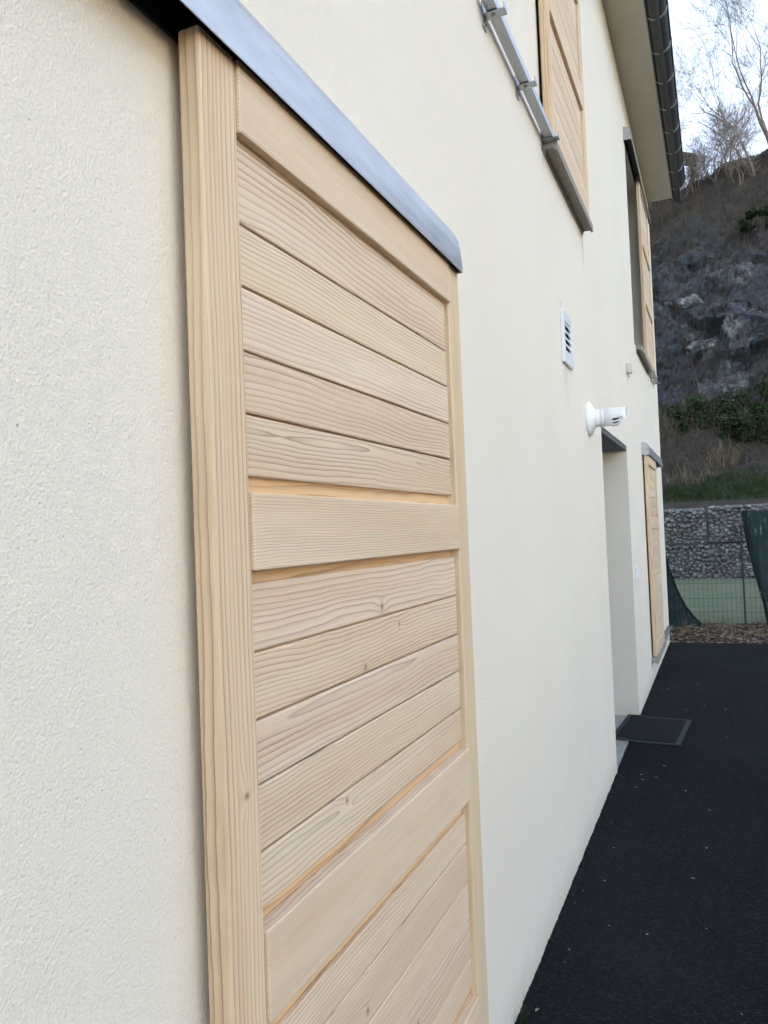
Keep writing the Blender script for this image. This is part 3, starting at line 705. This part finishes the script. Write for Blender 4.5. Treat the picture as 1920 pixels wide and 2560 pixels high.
for (x, s_, r_, lab) in ((.15, 8.9, 1.0, 'low dark green bush at the foot of the rock face, close to the house edge'), (1.9, 9.3, 1.3, 'wide dark green bush below the rocks at the right'), (2.55, 8.3, .9, 'round dark green bush at the right picture edge'),
                         (1.0, 8.2, .8, 'small dark green bush between two larger ones under the cliff'), (2.6, 19.0, .6, 'small dark ivy patch above the rock face at the right edge')):
    c0 = hill_at(x, s_); cs = [(c0 + Vector((rnd.uniform(-r_, r_), rnd.uniform(-.5, .1), rnd.uniform(-.2, r_ * .8))), rnd.uniform(.25, .5) * r_) for _ in range(9)]
    root = thing('evergreen_bush', lab, 'bush', c0, 'dark green bushes on the hillside'); v_, f_ = leaf_cloud(rnd, [(c - c0, r2) for c, r2 in cs], 210, .075)
    mesh_np('foliage', v_, f_, GREEN, root)
    st = MB()
    for c, r2 in cs[:5]: st.tube((0, .2, -.2), c - c0, .03, .012, 5)
    st.build('stem', BARK, root)
# dead stalks and brambles over the soft parts of the slope
def blades(rnd, count, xr, sr, lrange, lean, keep, width):
    vs, fs = [], []; n_ = 0
    while n_ < count:
        x = rnd.uniform(*xr); s_ = rnd.uniform(*sr)
        if not keep(x, s_): continue
        b = hill_at(x, s_) + Vector((rnd.uniform(-.06, .06), rnd.uniform(-.06, .06), -.03)); L = rnd.uniform(*lrange)
        d_ = Vector((rnd.gauss(0, lean), -.35 + rnd.gauss(0, lean), 1)).normalized(); side = Vector((1, rnd.uniform(-.5, .5), 0)).normalized() * width
        mid = b + d_ * L * .6; tip = b + d_ * L + Vector((rnd.gauss(0, .25) * L, -.1 * L, -.12 * L)); i = len(vs)
        vs += [b - side, b + side, mid + side * .7, mid - side * .7, tip]; fs += [(i, i + 1, i + 2, i + 3), (i + 3, i + 2, i + 4)]; n_ += 1
    return vs, fs
def rz(x, s_):
    i = min(np.searchsorted(s_all, s_), ny_ - 1); j = min(np.searchsorted(x_all, x), nx_ - 1); return rk[i, j]
v_, f_ = blades(rnd, 9000, (-4, 6), (6.2, 27), (.25, .9), .45, lambda x, s_: rnd.random() > rz(x, s_) * .85, .008)
o = mesh_np('dead_brush', v_, f_, BRUSH); tag(o, 'brown dead brush and brambles covering the hillside', 'brush', kind='stuff')
v_, f_ = blades(rnd, 1500, (-4, 6), (5.5, 10), (.3, .9), .3, lambda x, s_: fbm(np.array([x * 1.2]), np.array([s_ * 1.2]), 77)[0] > .06, .008)
o = mesh_np('dry_grass', v_, f_, STRAW); tag(o, 'pale dry grass stalks at the foot of the hillside', 'grass', kind='stuff')
v_, f_ = blades(rnd, 9000, (-4, 6), (3.5, 7.4), (.10, .28), .4, lambda x, s_: rnd.random() < grass_m[min(np.searchsorted(s_all, s_), ny_ - 1), min(np.searchsorted(x_all, x), nx_ - 1)], .009)
o = mesh_np('bank_grass', v_, f_, GRASSB); tag(o, 'green grass on the bank above the gabion wall', 'grass', kind='stuff')
# loose boulders in the rock face
ROCK = N('pale_rock'); _c = ROCK.coord(); _b = ROCK.noise(_c, 3.5, 6, .7); ROCK.bump(_b, .9, .08)
ROCK = ROCK.done(ROCK.ramp(_b, [(.32, (.022, .024, .026)), (.47, (.07, .076, .08)), (.62, (.24, .24, .225))]), .9)
ROCK2 = N('dark_rock'); _c = ROCK2.coord(); _b = ROCK2.noise(_c, 3, 6, .7); ROCK2.bump(_b, .9, .08)
ROCK2 = ROCK2.done(ROCK2.ramp(_b, [(.3, (.018, .021, .025)), (.55, (.042, .049, .057)), (.75, (.075, .08, .085))]), .9)
for (x, s_, r_, mt_, lab) in ((-.35, 14.9, .85, ROCK, 'large pale quartz rock high in the cliff beside the house edge'), (.35, 12.6, .75, ROCK, 'pale angular rock low in the middle of the cliff'),
                              (2.2, 13.0, 1.0, ROCK2, 'broad blue grey boulder at the right edge of the cliff'), (1.25, 11.7, .7, ROCK2, 'flat blue grey boulder above the green bushes')):
    c0 = hill_at(x, s_); t = bmesh.new(); bmesh.ops.create_icosphere(t, subdivisions=4, radius=r_)
    rr = random.Random(int(x * 100 + s_ * 7)); pl = [(Vector((rr.gauss(0, 1), rr.gauss(0, 1), rr.gauss(0, 1))).normalized(), rr.uniform(.45, .85) * r_) for _ in range(14)]
    for q in t.verts:
        for nv, dd in pl:
            k = q.co.dot(nv)
            if k > dd: q.co -= nv * (k - dd)
        q.co = Vector((q.co.x * 1.15, q.co.y * .8, q.co.z * .72)) * (1 + .20 * mnoise.noise(q.co * 2.6) + .12 * mnoise.noise(q.co * 7))
    b = MB(); b.bm.free(); b.bm = t; o = b.build('boulder', mt_, loc=c0 + Vector((0, .42 * r_, -.1))); tag(o, lab, 'rock', 'boulders standing out of the cliff')

# ------------------------------------------------------------------ bare trees on the crest
def tree(seed, loc, height, spread, lean, label, depth=6, stems=1, thick=.09):
    rnd = random.Random(seed); root = thing('bare_tree', label, 'tree', loc, 'bare trees along the crest of the hillside')
    tk, cr = MB(), MB()
    def grow(mb, p, d_, L, r_, lvl):
        q = p; nseg = 4 if lvl < 2 else 3
        for k in range(nseg):
            d_ = (d_ + Vector((rnd.gauss(0, .10), rnd.gauss(0, .10), rnd.gauss(.03, .06)))).normalized(); q2 = q + d_ * (L / nseg); r2 = r_ * (.90 if lvl < 2 else .82)
            (mb if lvl < 1 else cr).tube(q, q2, r_, r2, 6 if lvl < 2 else 3, smooth=lvl < 2); q = q2; r_ = r2
            if lvl >= 1 and lvl < depth and k < nseg - 1 and rnd.random() < .75:
                ax = d_.orthogonal().normalized(); ax.rotate(Matrix.Rotation(rnd.uniform(0, 6.28), 3, d_)); dd = d_.copy(); dd.rotate(Matrix.Rotation(rnd.uniform(.4, 1.0), 3, ax))
                grow(mb, q, dd, L * rnd.uniform(.45, .65), max(r_ * .55, .0045), lvl + 1)
        if lvl < depth:
            for k in range(rnd.choice((2, 2, 3))):
                ax = d_.orthogonal().normalized(); ax.rotate(Matrix.Rotation(rnd.uniform(0, 6.28), 3, d_)); dd = d_.copy(); dd.rotate(Matrix.Rotation(rnd.uniform(.2, .62) * spread, 3, ax))
                grow(mb, q, dd, L * rnd.uniform(.66, .86), max(r_ * .72, .0045), lvl + 1)
    for k in range(stems):
        d0 = Vector((lean + rnd.gauss(0, .18 if stems > 1 else .04), rnd.gauss(0, .12), 1)).normalized()
        grow(tk, Vector((rnd.uniform(-.25, .25) if stems > 1 else 0, 0, -.35)), d0, height * .30, thick * (1 if k == 0 else .8), 0)
    tk.build('trunk', BARK, root, normals=False); cr.build('crown', TWIG, root, normals=False)
    return root
for (x, s_, h_, sp, ln, lab, dp, st, th) in ((2.75, 22.5, 8.5, 1.0, -.16, 'tall bare tree with forked trunks at the right picture edge', 6, 2, .075), (3.7, 24.0, 9.5, 1.0, -.10, 'tallest bare tree, trunk just beyond the right picture edge', 6, 2, .085),
                                     (1.75, 23.5, 4.6, 1.0, -.22, 'medium bare tree leaning left on the crest', 5, 3, .05), (1.0, 23.5, 3.0, .8, 0, 'thin bare sapling in the middle of the crest', 5, 3, .03),
                                     (.25, 24.0, 2.6, .8, .05, 'thin bare sapling beside the small hut roof', 5, 4, .03), (2.2, 22.0, 3.0, .9, .05, 'low twiggy bare tree in front of the taller ones', 5, 3, .04), (-.55, 24.5, 2.4, .8, .1, 'low bare sapling close to the gutter end', 5, 3, .03),
                                     (1.35, 25.5, 3.6, .8, .1, 'slender bare tree behind the saplings on the crest', 5, 3, .04), (5.2, 25, 9, 1.0, -.05, 'bare tree out past the right picture edge', 4, 2, .12), (-1.5, 25, 3, .9, 0, 'bare tree behind the house eaves', 4, 2, .05)):
    tree(int(x * 1000) + 7, hill_at(x, s_), h_, sp, ln, lab, dp, st, th)

# small hut whose roof edge looks out past the gutter
hutc = hill_at(-1.6, 30); HX, HY, HZ_ = -1.42, 45.4, 20.15
TIMBER = plain('weathered_timber', (.085, .060, .045), .8, 0, .25, 3, .3)
hut = thing('hillside_hut', 'small timber hut on the crest, its roof edge showing beside the gutter', 'hut', (HX, HY, HZ_ - .3))
b = MB(); b.box(-3.2, .6, .2, 1.0, -1.5, 1.55, .01); b.build('wall', TIMBER, hut)
b = MB(); b.prism_y([(1.85, 1.62), (1.85, 1.76), (-1.3, 3.0), (-4.4, 1.76), (-4.4, 1.62), (-1.3, 2.85)], -.35, 1.15); b.build('roof', TIMBER, hut)
b = MB(); b.box(1.56, 1.70, -.3, -.15, -1.5, 1.72); b.build('post', TIMBER, hut)

# ------------------------------------------------------------------ litter
def litter(name, count, xr, yr, zf, size, mat, label, cat, flat=.35):
    vs, fs = [], []
    for k in range(count):
        x = rnd.uniform(*xr); y = rnd.uniform(*yr); z = zf(x, y)
        if z is None: continue
        s_ = size * rnd.uniform(.5, 1.5); a_ = rnd.uniform(0, 6.28); c, sn = math.cos(a_), math.sin(a_); t1, t2 = rnd.uniform(-flat, flat), rnd.uniform(0, flat); i = len(vs)
        for (u_, w_, hh) in ((-1, 0, 0), (-.3, .45, t2), (.5, .38, t2 * .8), (1, 0, t1), (.5, -.38, t2), (-.3, -.45, t2 * .6)):
            vs.append((x + s_ * (u_ * c - w_ * sn), y + s_ * (u_ * sn + w_ * c), z + s_ * abs(hh)))
        fs.append(tuple(range(i, i + 6)))
    o = mesh_np(name, vs, fs, mat); return tag(o, label, cat, kind='stuff')
vz = lambda x, y: -.02 + .05 * mnoise.noise((x * 2.2, y * 2.2, 0)) + .02 * mnoise.noise((x * 9, y * 9, 3)) + max(0, (y - 11)) * .01
litter('fallen_leaves', 2600, (-1, 5), (10.62, 12.6), vz, .035, LEAF, 'dead brown leaves strewn over the strip before the fence', 'leaves', .6)
PALE = leaf_mat('pale_grit', (.09, .08, .07), (.34, .31, .27), 30)
litter('grit', 380, (.0, 3.2), (1.0, 10.3), lambda x, y: .004 if (x < .22 + .05 * rnd.random() or rnd.random() < .28) and not (-.1 < x < .4 and 5.5 < y < 6.5) else None, .008, PALE, 'pale grit and tiny leaf scraps on the black asphalt', 'grit', .5)
vs, fs = [], []
for k in range(1300):
    x = rnd.uniform(-.5, 4); y = 10.75 + 1.6 * rnd.random() ** 1.3 if rnd.random() < .5 else rnd.uniform(11.6, 12.4); 
    if mnoise.noise((x * 2.5, y * 2.5, 9)) < .08: continue
    z = vz(x, y); L = rnd.uniform(.08, .26); d_ = Vector((rnd.gauss(0, .5), rnd.gauss(0, .5), 1)).normalized() * L; w_ = Vector((.004, 0, 0)); i = len(vs); q = Vector((x, y, z - .01))
    vs += [q - w_, q + w_, q + d_]; fs.append((i, i + 1, i + 2))
o = mesh_np('dead_grass', vs, fs, STRAW); tag(o, 'straw coloured dead grass tufts along the fence foot', 'grass', kind='stuff')
def tuft(loc, n_, L0, label):
    vs, fs = [], []
    for k in range(n_):
        L = L0 * rnd.uniform(.5, 1.1); b = Vector((abs(rnd.gauss(0, .008)), rnd.gauss(0, .012), 0)); d_ = Vector((abs(rnd.gauss(.15, .25)), rnd.gauss(0, .3), 1)).normalized(); w_ = Vector((rnd.uniform(-1, 1), rnd.uniform(-1, 1), 0)).normalized() * .0018; i = len(vs)
        m_ = b + d_ * L * .6; t_ = b + d_ * L + Vector((rnd.gauss(.1, .15) * L, rnd.gauss(0, .25) * L, -.08 * L)); vs += [b - w_, b + w_, m_ + w_ * .8, m_ - w_ * .8, t_]; fs += [(i, i + 1, i + 2, i + 3), (i + 3, i + 2, i + 4)]
    o = mesh_np('grass_tuft', vs, fs, GRASSB); o.location = loc; return tag(o, label, 'weed')
tuft((.012, 2.36, 0), 16, .10, 'small grass tuft growing where the wall meets the asphalt')

# unseen house added across the driveway: its sunlit wall lights the shaded facade
nb = thing('added_bounce_house', 'unseen pale house added across the driveway to bounce sunlight onto the facade', 'house', (24, -22, 0))
b = MB(); b.box(0, 8, 0, 27, -.2, 6.2); b.build('wall', STUCCO, nb)
b = MB(); b.prism_y([(-.4, 6.0), (-.4, 6.15), (4, 8.6), (8.4, 6.15), (8.4, 6.0), (4, 8.42)], -.4, 27.4); b.build('roof', ROOF, nb)
for k in range(6):
    for z in (.9, 3.7):
        b = MB(); b.box(-.04, .02, 2 + 4.2 * k, 3.1 + 4.2 * k, z, z + 1.3, .004); w_ = b.build('window', FRAME, nb)
        b = MB(); b.box(-.046, -.038, 2.08 + 4.2 * k, 3.02 + 4.2 * k, z + .08, z + 1.22); b.build('pane', GLASS, w_)

hd = thing('hedge', 'unseen dark hedge added across the driveway to block low light on the wall', 'hedge', (9.5, -6, 0))  # unseen row of foliage added to keep low bounced light off the wall foot
rnd = random.Random(3); cs = [(Vector((rnd.uniform(-.35, .35), -14 + .28 * k, rnd.uniform(.35, 1.3))), rnd.uniform(.35, .55)) for k in range(104)]
v_, f_ = leaf_cloud(rnd, cs, 110, .07); mesh_np('foliage', v_, f_, GREEN, hd)
b = MB(); b.box(-.3, .3, -14, 15, -.1, 1.35, .1); b.build('branches', BARK, hd)
